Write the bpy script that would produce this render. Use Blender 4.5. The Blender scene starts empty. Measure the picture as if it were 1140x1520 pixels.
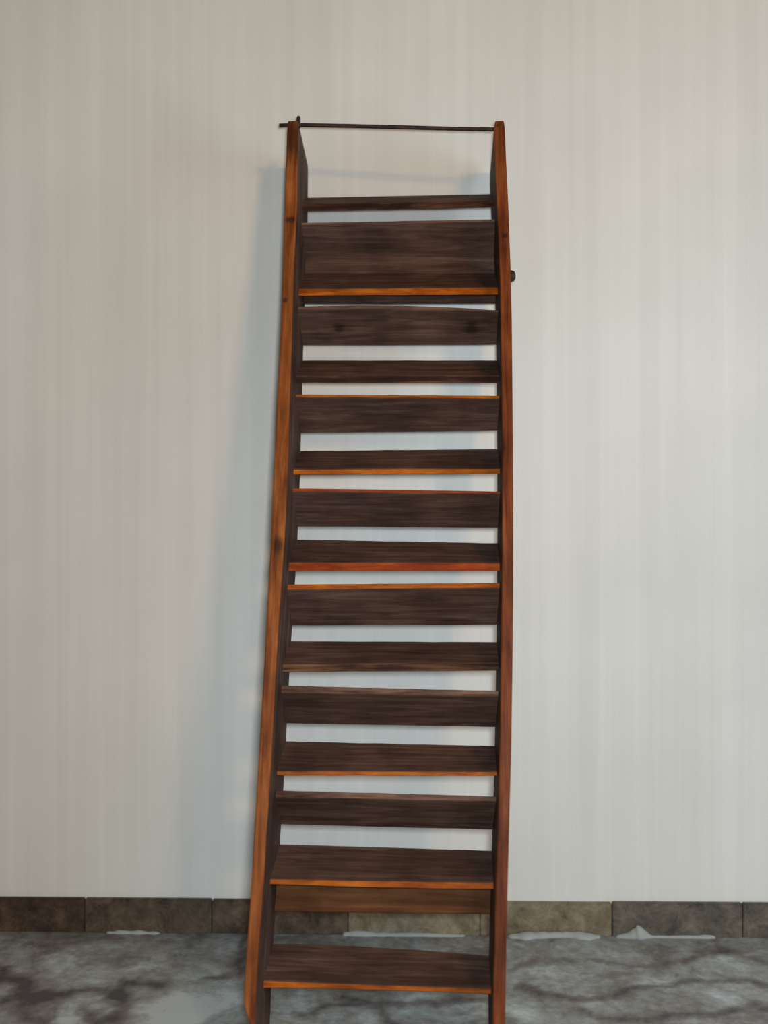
import bpy, bmesh, math, random
from mathutils import Vector, Matrix
random.seed(4)
scene = bpy.context.scene
col = scene.collection

# ------------------------------------------------------------------ camera
F = 1478.0                      # focal length in pixels of the 1140x1520 frame
CX, CY = 570.0, 760.0
YAW = math.radians(1.1)         # camera turned a little to the left of the wall's normal
LAMBDA = math.radians(14.7)     # lean of the stair
ALPHA = math.radians(2.1)       # turn of the stair against the wall
D = 0.21                        # depth of the stringers
Z0 = 2.365                      # distance of the stringer fronts at eye level
WY = 2.856                      # distance camera - wall
H = 0.4229 * WY                 # eye height
CAM = Vector((0, -WY, H))       # the wall face is the plane y = 0, the floor z = 0

cd = bpy.data.cameras.new('camera'); cam = bpy.data.objects.new('camera', cd); col.objects.link(cam)
cd.sensor_fit = 'VERTICAL'; cd.sensor_height = 36.0; cd.lens = F / 1520 * 36.0
cam.location = CAM; cam.rotation_euler = (math.pi / 2, 0, YAW)
scene.camera = cam
cd.dof.use_dof = True; cd.dof.focus_distance = 2.5; cd.dof.aperture_fstop = 1.4

def srgb(r, g, b):
    f = lambda c: c / 12.92 if c <= 0.04045 else ((c + 0.055) / 1.055) ** 2.4
    return (f(r / 255), f(g / 255), f(b / 255), 1)

# ------------------------------------------------------------------ light
w = bpy.data.worlds.new('room_light'); scene.world = w; w.use_nodes = True
w.node_tree.nodes['Background'].inputs[0].default_value = (1.0, 0.84, 0.64, 1)
w.node_tree.nodes['Background'].inputs[1].default_value = 0.14

def area(name, loc, target, sx, sy, power, color):
    l = bpy.data.lights.new(name, 'AREA'); l.shape = 'RECTANGLE'; l.size = sx; l.size_y = sy
    l.energy = power; l.color = color
    o = bpy.data.objects.new(name, l); col.objects.link(o); o.location = loc
    o.rotation_euler = (Vector(target) - Vector(loc)).to_track_quat('-Z', 'Y').to_euler()
    return o
area('lamp_warm_offscreen', (1.55, -4.0, 3.30), (0, 0, 1.4), 0.50, 0.40, 36, (1.0, 0.62, 0.30))          # room lamp that throws the shadow left of the stair
area('camera_flash_offscreen', (0.06, -WY - 0.03, H + 0.05), (0.06 - 0.055, 0, H), 0.10, 0.10, 37, (0.84, 0.94, 1.0))  # flash on the camera, straight ahead
area('window_right_offscreen', (3.1, -1.7, 1.4), (0.4, 0, 1.2), 0.9, 1.8, 36, (0.62, 0.84, 1.0))             # daylight from the right

vs = scene.view_settings
scene.display_settings.display_device = 'sRGB'
vs.view_transform = 'Standard'; vs.look = 'None'; vs.gamma = 1; vs.exposure = 0.12; vs.use_curve_mapping = False

# ------------------------------------------------------------------ pixel rays
RIGHT = Vector((math.cos(YAW), math.sin(YAW), 0)); FWD = Vector((-math.sin(YAW), math.cos(YAW), 0)); UP = Vector((0, 0, 1))
def ray(px, py): return FWD + RIGHT * ((px - CX) / F) + UP * (-(py - CY) / F)
def on_plane(px, py, p0, nrm):
    d = ray(px, py); t = (p0 - CAM).dot(nrm) / d.dot(nrm); return CAM + d * t
def on_wall(px, py): return on_plane(px, py, Vector((0, 0, 0)), Vector((0, 1, 0)))
def on_floor(px, py): return on_plane(px, py, Vector((0, 0, 0)), UP)

# stair frame: U across, V up along the stringers, N out of the front
HB = Vector((math.sin(ALPHA), math.cos(ALPHA), 0))
U = Vector((math.cos(ALPHA), -math.sin(ALPHA), 0))
V = HB * math.sin(LAMBDA) + UP * math.cos(LAMBDA)
N = -HB * math.cos(LAMBDA) + UP * math.sin(LAMBDA)
P0 = CAM + ray(585, 760) * Z0
# base of the stair: where the back edge of the stringers stands on the floor
back0 = P0 - N * D
tb = -back0.z / V.z
BASE = back0 + V * tb + N * D                                  # on the front plane, level with the back foot
RM = Matrix((U, -N, V)).transposed()                           # local x = across, y = into the depth, z = up the stair
def loc(p): return RM.transposed() @ (p - BASE)                # world -> local
def lp(px, py, depth):                                         # pixel on the plane "depth" behind the front -> local point
    return loc(on_plane(px, py, P0 - N * depth, N))

# ------------------------------------------------------------------ node helpers
def newmat(name):
    m = bpy.data.materials.new(name); m.use_nodes = True
    nt = m.node_tree; return m, nt, nt.nodes['Principled BSDF']
def nd(nt, typ, **kw):
    n = nt.nodes.new(typ)
    for k, v in kw.items():
        if k.startswith('i_'): n.inputs[k[2:].replace('_', ' ')].default_value = v
        else: setattr(n, k, v)
    return n
def ramp(nt, stops):
    r = nt.nodes.new('ShaderNodeValToRGB'); e = r.color_ramp.elements
    e[0].position, e[0].color = stops[0]; e[1].position, e[1].color = stops[-1]
    for p, c in stops[1:-1]:
        x = e.new(p); x.color = c
    return r
def mixc(nt, fac, a, b, mode='MIX'):
    m = nt.nodes.new('ShaderNodeMix'); m.data_type = 'RGBA'; m.blend_type = mode
    for s, v in ((m.inputs[0], fac), (m.inputs[6], a), (m.inputs[7], b)):
        if hasattr(v, 'is_output'): nt.links.new(v, s)
        else: s.default_value = v
    return m.outputs[2]

def wood(name, dark, mid, light, scale, rough=0.6, bump=0.12, seed=0.0, spots=(), spec=0.12):
    """scale: stretch of the grain (small = along the grain)"""
    m, nt, b = newmat(name); L = nt.links.new
    tc = nd(nt, 'ShaderNodeTexCoord')
    mp = nd(nt, 'ShaderNodeMapping'); mp.inputs['Scale'].default_value = scale; mp.inputs['Location'].default_value = (seed, seed * 1.7, seed * .6)
    L(tc.outputs['Object'], mp.inputs['Vector'])
    n1 = nd(nt, 'ShaderNodeTexNoise', i_Scale=1.0, i_Detail=6.0, i_Roughness=0.65, i_Distortion=0.6); L(mp.outputs[0], n1.inputs['Vector'])
    n2 = nd(nt, 'ShaderNodeTexNoise', i_Scale=7.0, i_Detail=3.0); L(tc.outputs['Object'], n2.inputs['Vector'])
    r1 = ramp(nt, [(0.30, dark), (0.50, mid), (0.72, light)]); L(n1.outputs['Fac'], r1.inputs[0])
    r2 = ramp(nt, [(0.30, (.62, .60, .58, 1)), (0.70, (1.25, 1.22, 1.2, 1))]); L(n2.outputs['Fac'], r2.inputs[0])
    c = mixc(nt, 1.0, r1.outputs[0], r2.outputs[0], 'MULTIPLY')
    for (p, rad, stretch) in spots:                                 # knots and iron stains in the wood
        sub = nd(nt, 'ShaderNodeVectorMath', operation='SUBTRACT'); L(tc.outputs['Object'], sub.inputs[0]); sub.inputs[1].default_value = p
        mul = nd(nt, 'ShaderNodeVectorMath', operation='MULTIPLY'); L(sub.outputs[0], mul.inputs[0]); mul.inputs[1].default_value = stretch
        ln = nd(nt, 'ShaderNodeVectorMath', operation='LENGTH'); L(mul.outputs[0], ln.inputs[0])
        mr = nd(nt, 'ShaderNodeMapRange'); jn = nd(nt, 'ShaderNodeMath', operation='MULTIPLY_ADD'); L(n1.outputs['Fac'], jn.inputs[0]); jn.inputs[1].default_value = rad * 1.2; jn.inputs[2].default_value = -rad * .6
        jm = nd(nt, 'ShaderNodeMath', operation='ADD'); L(ln.outputs['Value'], jm.inputs[0]); L(jn.outputs[0], jm.inputs[1]); L(jm.outputs[0], mr.inputs[0])
        mr.inputs[1].default_value = rad * .35; mr.inputs[2].default_value = rad; mr.inputs[3].default_value = .7; mr.inputs[4].default_value = 0
        c = mixc(nt, mr.outputs[0], c, (.012, .006, .004, 1))
    L(c, b.inputs['Base Color'])
    b.inputs['Roughness'].default_value = rough; b.inputs['Specular IOR Level'].default_value = spec
    bp = nd(nt, 'ShaderNodeBump', i_Strength=bump, i_Distance=0.004); L(n1.outputs['Fac'], bp.inputs['Height']); L(bp.outputs[0], b.inputs['Normal'])
    return m

def mesh_obj(name, verts, faces, mats, parent=None, fm=None, smooth=False):
    me = bpy.data.meshes.new(name); me.from_pydata([tuple(v) for v in verts], [], faces)
    for mt in (mats if isinstance(mats, (list, tuple)) else [mats]): me.materials.append(mt)
    if fm:
        for p, i in zip(me.polygons, fm): p.material_index = i
    if smooth:
        for p in me.polygons: p.use_smooth = True
    bm = bmesh.new(); bm.from_mesh(me); bmesh.ops.recalc_face_normals(bm, faces=bm.faces); bm.to_mesh(me); bm.free()
    o = bpy.data.objects.new(name, me); col.objects.link(o)
    if parent is not None: o.parent = parent
    return o

# ------------------------------------------------------------------ wall
m_wall, nt, b = newmat('limewashed_plaster'); L = nt.links.new
tc = nd(nt, 'ShaderNodeTexCoord')
mp = nd(nt, 'ShaderNodeMapping'); mp.inputs['Scale'].default_value = (20, 1, 0.25); L(tc.outputs['Object'], mp.inputs['Vector'])
ns = nd(nt, 'ShaderNodeTexNoise', i_Scale=1.0, i_Detail=5.0, i_Roughness=0.7); L(mp.outputs[0], ns.inputs['Vector'])
rs = ramp(nt, [(0.32, srgb(220, 217, 211)), (0.68, srgb(229, 226, 220))]); L(ns.outputs['Fac'], rs.inputs[0])
nb = nd(nt, 'ShaderNodeTexNoise', i_Scale=1.6, i_Detail=4.0); L(tc.outputs['Object'], nb.inputs['Vector'])
rb = ramp(nt, [(0.3, (.93, .93, .93, 1)), (0.7, (1.03, 1.03, 1.03, 1))]); L(nb.outputs['Fac'], rb.inputs[0])
L(mixc(nt, 1.0, rs.outputs[0], rb.outputs[0], 'MULTIPLY'), b.inputs['Base Color'])
b.inputs['Roughness'].default_value = 0.9; b.inputs['Specular IOR Level'].default_value = 0.15
nf = nd(nt, 'ShaderNodeTexNoise', i_Scale=60.0, i_Detail=4.0); L(tc.outputs['Object'], nf.inputs['Vector'])
bp = nd(nt, 'ShaderNodeBump', i_Strength=0.08, i_Distance=0.003); L(nf.outputs['Fac'], bp.inputs['Height']); L(bp.outputs[0], b.inputs['Normal'])
def box_v(x0, x1, y0, y1, z0, z1):
    v = [(x, y, z) for x in (x0, x1) for y in (y0, y1) for z in (z0, z1)]
    f = [(0, 1, 3, 2), (4, 6, 7, 5), (0, 4, 5, 1), (2, 3, 7, 6), (0, 2, 6, 4), (1, 5, 7, 3)]
    return v, f
v, f = box_v(-3.2, 3.2, 0, 0.15, 0, 3.9)
wall = mesh_obj('wall_back', v, f, m_wall); wall['kind'] = 'structure'

# ------------------------------------------------------------------ floor: veined grey marble
m_floor, nt, b = newmat('veined_marble_floor'); L = nt.links.new
tc = nd(nt, 'ShaderNodeTexCoord'); at = nd(nt, 'ShaderNodeAttribute', attribute_name='vein')
nA = nd(nt, 'ShaderNodeTexNoise', i_Scale=5.5, i_Detail=7.0, i_Roughness=0.62, i_Distortion=0.9); L(tc.outputs['Object'], nA.inputs['Vector'])
nB = nd(nt, 'ShaderNodeTexNoise', i_Scale=34.0, i_Detail=5.0, i_Roughness=0.7); L(tc.outputs['Object'], nB.inputs['Vector'])
ad = nd(nt, 'ShaderNodeMath', operation='MULTIPLY_ADD'); L(nA.outputs['Fac'], ad.inputs[0]); ad.inputs[1].default_value = 0.85; L(at.outputs['Fac'], ad.inputs[2])
ad2 = nd(nt, 'ShaderNodeMath', operation='MULTIPLY_ADD'); L(nB.outputs['Fac'], ad2.inputs[0]); ad2.inputs[1].default_value = 0.50; L(ad.outputs[0], ad2.inputs[2])
rf = ramp(nt, [(0.40, srgb(66, 60, 60)), (0.66, srgb(118, 114, 110)), (0.84, srgb(152, 156, 154)), (0.98, srgb(182, 190, 192))]); L(ad2.outputs[0], rf.inputs[0])
L(rf.outputs[0], b.inputs['Base Color']); b.inputs['Roughness'].default_value = 0.42; b.inputs['Specular IOR Level'].default_value = 0.35
# figure of the marble: dark veins (negative) and pale clouds (positive), as points on the floor
def fpt(px, py): p = on_floor(px, py); return (p.x, p.y)
veins = [  # polyline in pixels, half width in metres, strength
    ([(0, 1440), (25, 1455), (40, 1478), (10, 1485)], .028, -.34),
    ([(70, 1478), (110, 1472), (150, 1468), (176, 1478), (182, 1460), (210, 1462), (232, 1460)], .018, -.34),
    ([(120, 1500), (150, 1520), (185, 1500), (178, 1478)], .024, -.34),
    ([(60, 1515), (30, 1500), (55, 1480)], .02, -.22),
    ([(310, 1452), (350, 1450), (362, 1420), (360, 1395)], .014, -.26),
    ([(440, 1505), (480, 1498), (520, 1490), (566, 1500), (580, 1520)], .013, -.28),
    ([(510, 1478), (570, 1492), (640, 1490), (700, 1480), (730, 1492)], .015, -.26),
    ([(762, 1440), (800, 1426), (850, 1426), (920, 1430), (960, 1436), (1040, 1420), (1090, 1412)], .016, -.16),
    ([(770, 1465), (820, 1478), (855, 1486), (890, 1482), (935, 1472), (1000, 1462), (1030, 1456), (1090, 1454), (1140, 1462)], .014, -.30),
    ([(860, 1500), (900, 1512), (960, 1516), (1000, 1508), (1060, 1506), (1140, 1494)], .018, -.28),
    ([(1060, 1395), (1075, 1410), (1140, 1430)], .016, -.14)]
clouds = [((100, 1425), .05, .10), ((140, 1448), .05, .14), ((105, 1510), .045, .26), ((10, 1470), .03, .18), ((210, 1435), .03, .16),
          ((300, 1490), .10, .20), ((250, 1512), .07, .18), ((320, 1425), .07, .07), ((540, 1508), .05, .28), ((430, 1500), .05, .20),
          ((620, 1480), .06, .12), ((720, 1490), .035, .16), ((690, 1510), .05, .06), 
          ((800, 1450), .07, .08), ((780, 1505), .04, .14), ((970, 1452), .05, .14), ((1080, 1428), .06, .12), ((1080, 1480), .08, .12), ((930, 1495), .06, .0)]
veins = [([fpt(*p) for p in pl], wd, s) for pl, wd, s in veins]
clouds = [(fpt(*p), r, s) for p, r, s in clouds]
def segd(p, a, c):
    ax, ay = a; bx, by = c; dx, dy = bx - ax, by - ay
    t = max(0, min(1, ((p[0] - ax) * dx + (p[1] - ay) * dy) / (dx * dx + dy * dy + 1e-12)))
    return math.hypot(p[0] - ax - t * dx, p[1] - ay - t * dy)
from mathutils import noise as mn
def vein_val(x, y):
    wx = x + .022 * mn.noise(Vector((x * 14, y * 14, 1))) + .012 * mn.noise(Vector((x * 40, y * 40, 2))); wy = y + .022 * mn.noise(Vector((x * 14, y * 14, 7))) + .012 * mn.noise(Vector((x * 40, y * 40, 9)))
    s = .04
    for pl, wd, k in veins:
        d = min(segd((wx, wy), pl[i], pl[i + 1]) for i in range(len(pl) - 1))
        if d < 3 * wd: s += k * math.exp(-(d / wd) ** 2)
    for c, r, k in clouds:
        d = math.hypot(wx - c[0], (wy - c[1]) * .8)
        if d < 3 * r: s += k * math.exp(-(d / r) ** 2)
    return s
xs = [-3.2, -2.4, -1.7] + [-1.25 + .0125 * i for i in range(201)] + [1.7, 2.4, 3.2]
ys = [-4.6, -3.6, -2.6, -1.6, -1.0] + [-.62 + .0125 * i for i in range(51)]
ys[-1] = 0.02
vv = [(x, y, 0) for y in ys for x in xs]; nx = len(xs)
ff = [(j * nx + i, j * nx + i + 1, (j + 1) * nx + i + 1, (j + 1) * nx + i) for j in range(len(ys) - 1) for i in range(nx - 1)]
floor = mesh_obj('floor', vv, ff, m_floor); floor['kind'] = 'structure'
a = floor.data.attributes.new('vein', 'FLOAT', 'POINT')
a.data.foreach_set('value', [vein_val(x, y) if (abs(x) < 1.3 and y > -.65) else .04 for (x, y, z) in vv])

# ------------------------------------------------------------------ skirting of stone pieces
def stone(name, c0, c1, c2, seed):
    m, nt, b = newmat(name); L = nt.links.new
    tc = nd(nt, 'ShaderNodeTexCoord'); mp = nd(nt, 'ShaderNodeMapping'); mp.inputs['Location'].default_value = (seed, seed, seed); L(tc.outputs['Object'], mp.inputs[0])
    n = nd(nt, 'ShaderNodeTexNoise', i_Scale=16.0, i_Detail=7.0, i_Roughness=0.78, i_Distortion=0.5); L(mp.outputs[0], n.inputs['Vector'])
    r = ramp(nt, [(0.32, c0), (0.5, c1), (0.68, c2)]); L(n.outputs['Fac'], r.inputs[0]); L(r.outputs[0], b.inputs['Base Color'])
    b.inputs['Roughness'].default_value = 0.55; b.inputs['Specular IOR Level'].default_value = .3
    return m
st_brown = stone('brown_stone', srgb(46, 38, 33), srgb(84, 70, 58), srgb(112, 94, 78), 0)
st_umber = stone('umber_stone', srgb(36, 30, 27), srgb(72, 56, 44), srgb(104, 84, 66), 5)
st_tan = stone('tan_stone', srgb(84, 72, 54), srgb(122, 110, 88), srgb(148, 138, 118), 9)
st_grey = stone('grey_stone', srgb(58, 56, 54), srgb(98, 90, 80), srgb(126, 118, 106), 13)
m_grout, nt, b = newmat('whitish_mortar'); b.inputs['Base Color'].default_value = srgb(158, 163, 160); b.inputs['Roughness'].default_value = .9
v, f = box_v(-3.2, 3.2, -0.006, 0, 0.0, 0.088)
m_bed, nt, b = newmat('dark_bedding_mortar'); b.inputs['Base Color'].default_value = srgb(70, 64, 58); b.inputs['Roughness'].default_value = .95
base = mesh_obj('baseboard_back', v, f, m_bed); base['kind'] = 'structure'
jx = [on_wall(px, 1360).x for px in (-70, 128, 316, 517, 712, 907, 1100, 1293)]
tops = [.098, .098, .097, .096, .096, .098, .098]
mats = [st_umber, st_brown, st_brown, st_tan, st_tan, st_grey, st_grey]
x_first = jx[0] - (jx[1] - jx[0]) * 5; step = .372
jx = [jx[0] - step * k for k in range(5, 0, -1)] + jx + [jx[-1] + step * k for k in range(1, 6)]
tops = [.097] * 5 + tops + [.097] * 5; mats = [st_umber, st_brown, st_umber, st_brown, st_umber] + mats + [st_grey, st_tan, st_grey, st_tan, st_grey]
for i in range(len(jx) - 1):
    x0, x1 = max(jx[i] + .0015, -3.2), min(jx[i + 1] - .0015, 3.2)
    bm = bmesh.new(); bmesh.ops.create_cube(bm, size=1)
    th = .015 + random.uniform(-.0015, .0015)
    for q in bm.verts: q.co = Vector(((x0 + x1) / 2 + q.co.x * (x1 - x0), -th / 2 + q.co.y * th, tops[i] / 2 + q.co.z * tops[i]))
    bmesh.ops.bevel(bm, geom=bm.edges[:], offset=.0025, segments=2, affect='EDGES')
    me = bpy.data.meshes.new('skirting_stone'); bm.to_mesh(me); bm.free(); me.materials.append(mats[i])
    o = bpy.data.objects.new('skirting_stone', me); col.objects.link(o); o.parent = base
# smears of pale mortar in the joint between skirting and floor
def smear(pts, seed):
    """pts: (px, height, out) along the foot of the skirting"""
    ring = 7; vs_, fs = [], []
    pp = []
    for i in range(len(pts) - 1):
        for k in range(6):
            t = k / 6; pp.append([pts[i][j] * (1 - t) + pts[i + 1][j] * t for j in range(3)])
    pp.append(list(pts[-1]))
    for i, (px, hh, out) in enumerate(pp):
        x = on_wall(px, 1385).x; jt = max(.2, 1 + .6 * mn.noise(Vector((px * .08, seed * 3.7, 0))) + .08 * mn.noise(Vector((px * .31, seed, 4))))
        if i in (0, len(pp) - 1): jt *= .15
        for k in range(ring):
            th = math.pi / 2 * k / (ring - 1)
            vs_.append((x, -.0145 - out * jt * math.sin(th), hh * jt * math.cos(th)))
        vs_.append((x, -.0145, 0))
    n = ring + 1
    for i in range(len(pp) - 1):
        for k in range(n): fs.append((i * n + k, i * n + (k + 1) % n, (i + 1) * n + (k + 1) % n, (i + 1) * n + k))
    fs += [tuple(range(n)), tuple(range((len(pp) - 1) * n, len(pp) * n))]
    mesh_obj('mortar_smear', vs_, fs, m_grout, base, smooth=True)
smear([(752, .008, .02), (775, .014, .03), (800, .012, .016), (840, .015, .012), (870, .010, .022), (890, .006, .01)], 1)
smear([(912, .006, .008), (930, .012, .014), (943, .032, .022), (955, .020, .016), (965, .009, .010), (1000, .007, .009), (1050, .008, .009), (1060, .005, .006)], 2)
smear([(508, .006, .01), (525, .014, .014), (560, .008, .012), (620, .009, .012), (670, .006, .012), (690, .004, .008)], 3)
smear([(160, .005, .008), (180, .009, .010), (210, .008, .010), (240, .004, .008)], 4)

# ------------------------------------------------------------------ the wooden stair
stair = bpy.data.objects.new('wooden_stair', None); col.objects.link(stair)
stair.matrix_world = Matrix.Translation(BASE) @ RM.to_4x4()
stair['label'] = 'narrow old wooden stair of brown boards leaning against the pale wall'; stair['category'] = 'ladder'

k_rail = [(lp(414, 809, 0.0), .020, (1, .5, .7)), (lp(431, 326, 0.0), .013, (.6, .5, 1)), (lp(423, 446, 0), .009, (1, .5, 1)),
          (lp(436, 205, 0.0), .05, (.9, .3, .55)), (lp(750, 350, 0), .010, (1, .5, 1))]
m_rail = wood('oiled_stringer_wood', srgb(82, 38, 17), srgb(130, 69, 29), srgb(166, 102, 52), (60, 30, 4.0), .55, .12, 3.1, k_rail)
m_rail2 = wood('reddish_stringer_wood', srgb(72, 28, 14), srgb(112, 54, 24), srgb(146, 84, 42), (60, 30, 4.0), .55, .12, 8.3, k_rail)
m_face = wood('worn_tread_wood', srgb(62, 43, 36), srgb(84, 62, 53), srgb(110, 86, 75), (5, 70, 70), .75, .15, 1.3)
k_ris = [(lp(503, 487, .15), .011, (.6, .2, 1)), (lp(700, 487, .15), .014, (.6, .2, 1))]
m_dark = wood('weathered_board_wood', srgb(62, 43, 36), srgb(84, 62, 53), srgb(110, 86, 75), (5, 60, 60), .75, .15, 7.7, k_ris)
m_side = wood('weathered_stringer_side', srgb(62, 43, 36), srgb(84, 62, 53), srgb(110, 86, 75), (50, 50, 4.0), .7, .12, 6.1)
m_edge = wood('sawn_orange_edge', srgb(116, 50, 8), srgb(168, 84, 14), srgb(196, 114, 28), (9, 60, 60), .6, .1, 2.2)
m_edger = wood('reddish_sawn_edge', srgb(112, 38, 10), srgb(154, 62, 16), srgb(180, 86, 26), (9, 60, 60), .6, .1, 12.2)
m_edgeb = wood('brown_worn_edge', srgb(70, 44, 34), srgb(112, 82, 68), srgb(140, 110, 94), (7, 60, 60), .75, .1, 5.2)
m_edged = wood('dark_worn_edge', srgb(36, 20, 16), srgb(58, 36, 28), srgb(120, 86, 60), (4, 50, 50), .75, .1, 9.4)
m_back = wood('plain_brown_board', srgb(78, 47, 27), srgb(104, 66, 39), srgb(124, 84, 54), (4, 50, 50), .75, .1, 4.4)
m_iron, nt, b = newmat('rusty_dark_iron'); L = nt.links.new
tc = nd(nt, 'ShaderNodeTexCoord'); n = nd(nt, 'ShaderNodeTexNoise', i_Scale=45.0, i_Detail=4.0); L(tc.outputs['Object'], n.inputs['Vector'])
r = ramp(nt, [(.35, srgb(34, 22, 20)), (.7, srgb(74, 46, 36))]); L(n.outputs['Fac'], r.inputs[0]); L(r.outputs[0], b.inputs['Base Color'])
b.inputs['Metallic'].default_value = .3; b.inputs['Roughness'].default_value = .65

def interp(tab, y):
    for i in range(len(tab) - 1):
        if tab[i][0] <= y <= tab[i + 1][0]:
            t = (y - tab[i][0]) / (tab[i + 1][0] - tab[i][0]); return [tab[i][k] * (1 - t) + tab[i + 1][k] * t for k in (1, 2)]
    return list(tab[0][1:]) if y < tab[0][0] else list(tab[-1][1:])
left_tab = [(178, 427, 442), (190, 426, 442.5), (230, 425, 442), (270, 423.5, 441.5), (310, 422.3, 440.5), (350, 421.2, 438.5), (390, 420, 436.7), (430, 418.8, 435.2), (470, 417.3, 434),
            (510, 415.5, 432.7), (550, 413.5, 431.6), (590, 411.3, 430.6), (630, 409.6, 429.4), (680, 407.4, 427.8), (730, 405, 425.8), (770, 403.3, 424), (810, 401.4, 421.6), (850, 399.3, 419),
            (900, 396.5, 415.5), (950, 393.8, 412), (1000, 391.2, 409.4), (1080, 386.2, 405), (1160, 381.6, 400.5), (1200, 379.4, 398.3), (1250, 376.4, 394.6), (1300, 373.5, 391.8), (1340, 371, 389),
            (1400, 366, 384.2), (1450, 363.3, 381.4), (1492, 361.8, 379.2), (1506, 365.5, 378.4), (1520, 370, 378), (1700, 360, 368)]
right_tab = [(178, 735, 748), (186, 733.5, 749.2), (200, 733, 750), (230, 734, 751.2), (270, 736, 753), (310, 738, 755), (350, 740, 756.5), (390, 741.5, 757.8), (430, 742.4, 759), (470, 743.2, 759.8), (550, 744.5, 760.7),
             (650, 745.2, 761.4), (750, 745.6, 762), (850, 745, 762), (950, 744, 761.4), (1050, 742.6, 760), (1100, 741.8, 759.4), (1160, 740.4, 757.7), (1220, 738.8, 756.3), (1300, 736.2, 754),
             (1400, 733.6, 751.7), (1450, 732.6, 751), (1520, 731.8, 750), (1700, 729, 747.5)]
def rail(tab, mat):
    ylist = [178 + 9 * i for i in range(150)]
    rows = []
    for y in ylist:
        a_, b_ = interp(tab, y); A = lp(a_, y, 0); B = lp(b_, y, 0)
        if A.z < 0.012: break
        rows.append((A.x, B.x, (A.z + B.z) / 2))
    k = rows[-1]; rows.append((k[0], k[1], 0.0))
    # straight, slightly bowed board: smooth the outline
    bev = .0035; vs_, fs = [], []
    for i, (xa, xb, z) in enumerate(rows):
        e = .0005 * mn.noise(Vector((z * 9, xa, 3)))
        cut = .004 if i == 0 else 0
        ring = [(xa + bev, 0), (xb - bev, 0), (xb - bev * .3, bev * .3), (xb, bev), (xb, D - bev), (xb - bev, D), (xa + bev, D), (xa, D - bev), (xa, bev), (xa + bev * .3, bev * .3)]
        vs_ += [(x + e, y + cut * (0 if y > .1 else 1), z) for x, y in ring]
    n = 10
    for i in range(len(rows) - 1):
        for k in range(n): fs.append((i * n + k, i * n + (k + 1) % n, (i + 1) * n + (k + 1) % n, (i + 1) * n + k))
    fs += [tuple(range(n)), tuple(range((len(rows) - 1) * n, len(rows) * n))]
    fm = [1 if k in (3, 7) else 0 for i in range(len(rows) - 1) for k in range(n)] + [0, 0]
    return mesh_obj('stringer', vs_, fs, [mat, m_side], stair, fm)
rail(left_tab, m_rail); rail(right_tab, m_rail2)

EMB = .004                                                           # the board ends are let into the stringers
def inner_x(tab, py, which): return lp(interp(tab, py)[which], py, 0).x
FR, BK = .45, .97                                                    # boards lie in the back half of the stringers
def curve3(pts, depth):
    """three pixels (left, middle, right) -> function s in [0,1] -> local (y, z) plus the x limits"""
    P = [lp(px, py, depth) for px, py in pts]
    def fn(x):
        (x0, z0), (x1, z1), (x2, z2) = [(p.x, p.z) for p in P]
        return z0 * (x - x1) * (x - x2) / ((x0 - x1) * (x0 - x2)) + z1 * (x - x0) * (x - x2) / ((x1 - x0) * (x1 - x2)) + z2 * (x - x0) * (x - x1) / ((x2 - x0) * (x2 - x1))
    return fn
def pts3(l, r, m=None):
    if m is None: m = ((l[0] + r[0]) / 2, (l[1] + r[1]) / 2)
    return (l, m, r)
def board(name, kind, e1, e2, e3, ymid, face, edge, fr=FR, bk=BK, wob=.0008, seed=0):
    """tread: e1 = back top, e2 = front top, e3 = front bottom; riser: e1 = front top, e2 = front bottom, e3 = back bottom"""
    xl = inner_x(left_tab, ymid, 1) - EMB; xr = inner_x(right_tab, ymid, 0) + EMB
    f, bk_ = fr * D, bk * D
    if kind == 'tread':
        g1, g2, g3 = curve3(e1, bk_), curve3(e2, f), curve3(e3, f)
        sec = lambda x: [(f, g2(x)), (bk_, g1(x)), (bk_, g1(x) - (g2(x) - g3(x))), (f, g3(x))]
    else:
        g1, g2, g3 = curve3(e1, f), curve3(e2, f), curve3(e3, bk_)
        sec = lambda x: [(f, g1(x)), (bk_, g3(x) + (g1(x) - g2(x))), (bk_, g3(x)), (f, g2(x))]
    M = 30; vs_, fs, fm = [], [], []
    for i in range(M + 1):
        x = xl + (xr - xl) * i / M
        c = [Vector(p) for p in sec(x)]
        for k in range(4): c[k].y += wob * mn.noise(Vector((x * 16, k * 3.1 + seed * 7, seed)))
        ring = []
        for k in range(4):                                            # small worn chamfer on every arris
            p, a_, b_ = c[k], c[k - 1], c[(k + 1) % 4]
            bv = .0018
            ring += [p + (a_ - p).normalized() * bv, p + (b_ - p).normalized() * bv]
        vs_ += [(x, q.x, q.y) for q in ring]
    n = 8
    for i in range(M):
        for k in range(n):
            fs.append((i * n + k, i * n + (k + 1) % n, (i + 1) * n + (k + 1) % n, (i + 1) * n + k))
            fm.append(1 if k in (3, 7) else 0)
    fs += [tuple(range(n)), tuple(range(M * n, (M + 1) * n))]; fm += [0, 0]
    return mesh_obj(name, vs_, fs, [face, edge], stair, fm)

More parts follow.
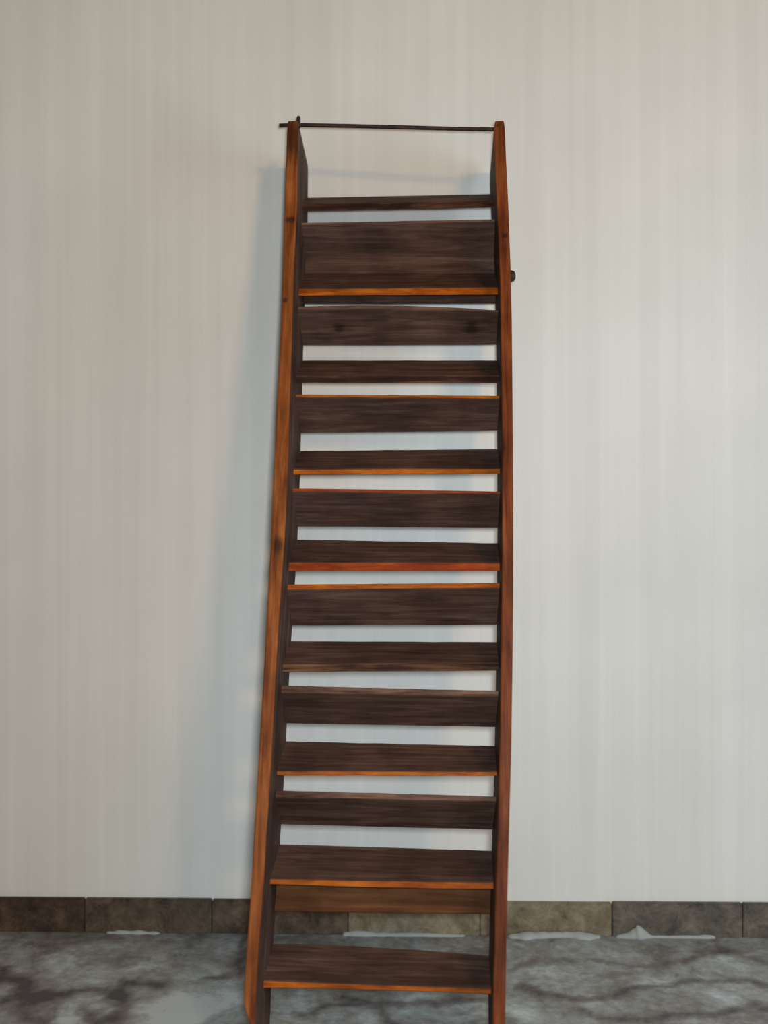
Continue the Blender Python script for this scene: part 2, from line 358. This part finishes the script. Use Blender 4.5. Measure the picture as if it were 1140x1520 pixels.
T = [  # back top (l, r), front top, front bottom, edge material
    (pts3((412, 1400), (726, 1418), (570, 1406)), pts3((400, 1455), (722, 1466), (570, 1461.5)), pts3((400, 1467), (722, 1476), (570, 1470.5)), 1440, m_edge),
    (pts3((420, 1253), (730, 1262)), pts3((403, 1304), (728, 1309.5)), pts3((403, 1313), (728, 1320.5), (570, 1318)), 1290, m_edge),
    (pts3((430, 1100), (732, 1107)), pts3((413, 1144), (731, 1144.8)), pts3((413, 1152), (731, 1152)), 1130, m_edge),
    (pts3((439, 951.5), (735, 952.8)), pts3((421, 985.5), (737, 984)), pts3((421, 998), (737, 996)), 975, m_edged),
    (pts3((443, 800.5), (736, 806)), pts3((431, 834), (737, 835)), pts3((431, 848), (737, 848)), 825, m_edger),
    (pts3((452, 669), (737, 666.3)), pts3((437, 696), (738, 695)), pts3((437, 705), (738, 704)), 688, m_edge),
    (pts3((457, 535), (737, 535)), pts3((443, 557), (740, 557)), pts3((443, 568.5), (740, 569)), 552, m_edged),
    (pts3((457, 402), (735, 402)), pts3((448, 429), (735, 426)), pts3((448, 439.5), (735, 438)), 425, m_edge),
    (pts3((463, 293.5), (728, 288)), pts3((448, 302), (733, 298)), pts3((448, 313.5), (733, 308.5)), 302, m_edged)]
for i, (e1, e2, e3, ym, em) in enumerate(T): board('tread', 'tread', e1, e2, e3, ym, m_face, em, seed=i)
R_ = [  # front top, front bottom, back bottom
    (pts3((425, 1173), (732, 1181.5)), pts3((425, 1184), (732, 1190.5)), pts3((422, 1224), (730, 1232)), 1200, m_edgeb),
    (pts3((425, 1017.4), (734, 1024.7)), pts3((425, 1029), (734, 1033.7)), pts3((431, 1074), (733, 1079.5)), 1045, m_edgeb),
    (pts3((429, 867), (738, 864.7)), pts3((429, 876), (738, 873.2)), pts3((439, 929), (736, 928)), 895, m_edge),
    (pts3((431, 724.7), (736, 729), (570, 726)), pts3((431, 730), (736, 734)), pts3((444, 782), (736, 785)), 750, m_edger),
    (pts3((440, 585), (738, 587)), pts3((440, 589.8), (738, 592.5)), pts3((452, 643), (738, 640.5)), 610, m_edge),
    (pts3((450, 454), (735, 459.5), (600, 453)), pts3((450, 459.5), (735, 463.5), (600, 459)), pts3((457, 513), (736, 512.6)), 480, m_edgeb),
    (pts3((450, 330), (735, 324.7)), pts3((450, 334.5), (735, 329.5)), pts3((456, 389), (737, 386.5)), 355, m_edgeb)]
for i, (e1, e2, e3, ym, em) in enumerate(R_): board('riser', 'riser', e1, e2, e3, ym, m_dark, em, seed=20 + i)

def plank(name, ltop, rtop, lbot, rbot, y0, y1, ym, mat):
    """upright board across the back of the stringers"""
    xl = inner_x(left_tab, ym, 1) - EMB; xr = inner_x(right_tab, ym, 0) + EMB
    gt, gb = curve3(pts3(ltop, rtop), y0), curve3(pts3(lbot, rbot), y0)
    vs_, fs = [], []; M = 14
    for i in range(M + 1):
        x = xl + (xr - xl) * i / M; e = .0008 * mn.noise(Vector((x * 14, ym, 0)))
        zt, zb = gt(x) + e, gb(x) - e; bv = .002
        vs_ += [(x, y0, zb + bv), (x, y0, zt - bv), (x, y0 + bv, zt), (x, y1 - bv, zt), (x, y1, zt - bv), (x, y1, zb + bv), (x, y1 - bv, zb), (x, y0 + bv, zb)]
    n = 8
    for i in range(M):
        for k in range(n): fs.append((i * n + k, i * n + (k + 1) % n, (i + 1) * n + (k + 1) % n, (i + 1) * n + k))
    fs += [tuple(range(n)), tuple(range(M * n, (M + 1) * n))]
    return mesh_obj(name, vs_, fs, mat, stair)
p = plank('riser', (415, 1285), (727, 1290), (415, 1353.5), (727, 1357), D - .020, D - .002, 1340, m_back)
p['label'] = 'plain lighter brown board under a tread'
plank('back_batten', (458, 380), (734, 380), (458, 447), (734, 447), D - .022, D - .004, 420, m_dark)

# iron rod through the stringer tops
def tube(name, pts, r, mat, parent, seg=10, caps=True):
    vs_, fs = [], []
    for i, p in enumerate(pts):
        t = (pts[min(i + 1, len(pts) - 1)] - pts[max(i - 1, 0)]).normalized()
        s = t.cross(Vector((0, 1, 0)) if abs(t.y) < .9 else Vector((1, 0, 0))).normalized(); q = t.cross(s)
        rr = r[i] if isinstance(r, (list, tuple)) else r
        vs_ += [p + (s * math.cos(2 * math.pi * k / seg) + q * math.sin(2 * math.pi * k / seg)) * rr for k in range(seg)]
    for i in range(len(pts) - 1):
        for k in range(seg): fs.append((i * seg + k, i * seg + (k + 1) % seg, (i + 1) * seg + (k + 1) % seg, (i + 1) * seg + k))
    fs += [tuple(range(seg)), tuple(range((len(pts) - 1) * seg, len(pts) * seg))]
    return mesh_obj(name, vs_, fs, mat, parent, smooth=True)
rp = [(414.5, 186.3), (430, 185.6), (450, 185.6), (520, 187), (600, 189), (670, 191), (732, 192), (744, 192.2)]
rod = tube('iron_rod', [lp(px, py, .016) for px, py in rp], .0052, m_iron, stair)
rod['label'] = 'thin dark iron rod across the top'
pin = tube('pin', [lp(442.8, 189, .014), lp(442.9, 180, .014), lp(443.2, 175, .014), lp(443.6, 173, .014)], [.0062, .0062, .0055, .004], m_iron, rod)
# bolt head on the outer side of the stringer
c = lp(759.0, 410, .018); c.x = lp(interp(right_tab, 410)[1], 410, 0).x
bolt = tube('bolt_head', [Vector((c.x - .004, c.y, c.z)), Vector((c.x + .002, c.y, c.z)), Vector((c.x + .0095, c.y, c.z)), Vector((c.x + .0130, c.y, c.z))], [.0145, .0150, .0125, .006], m_iron, stair, 14)
bolt['label'] = 'rusty iron bolt head'
nl = lp(739, 186.5, 0)
tube('nail_head', [Vector((nl.x, .003, nl.z)), Vector((nl.x, -.0015, nl.z)), Vector((nl.x, -.0028, nl.z))], [.0035, .0035, .002], m_iron, stair, 10)
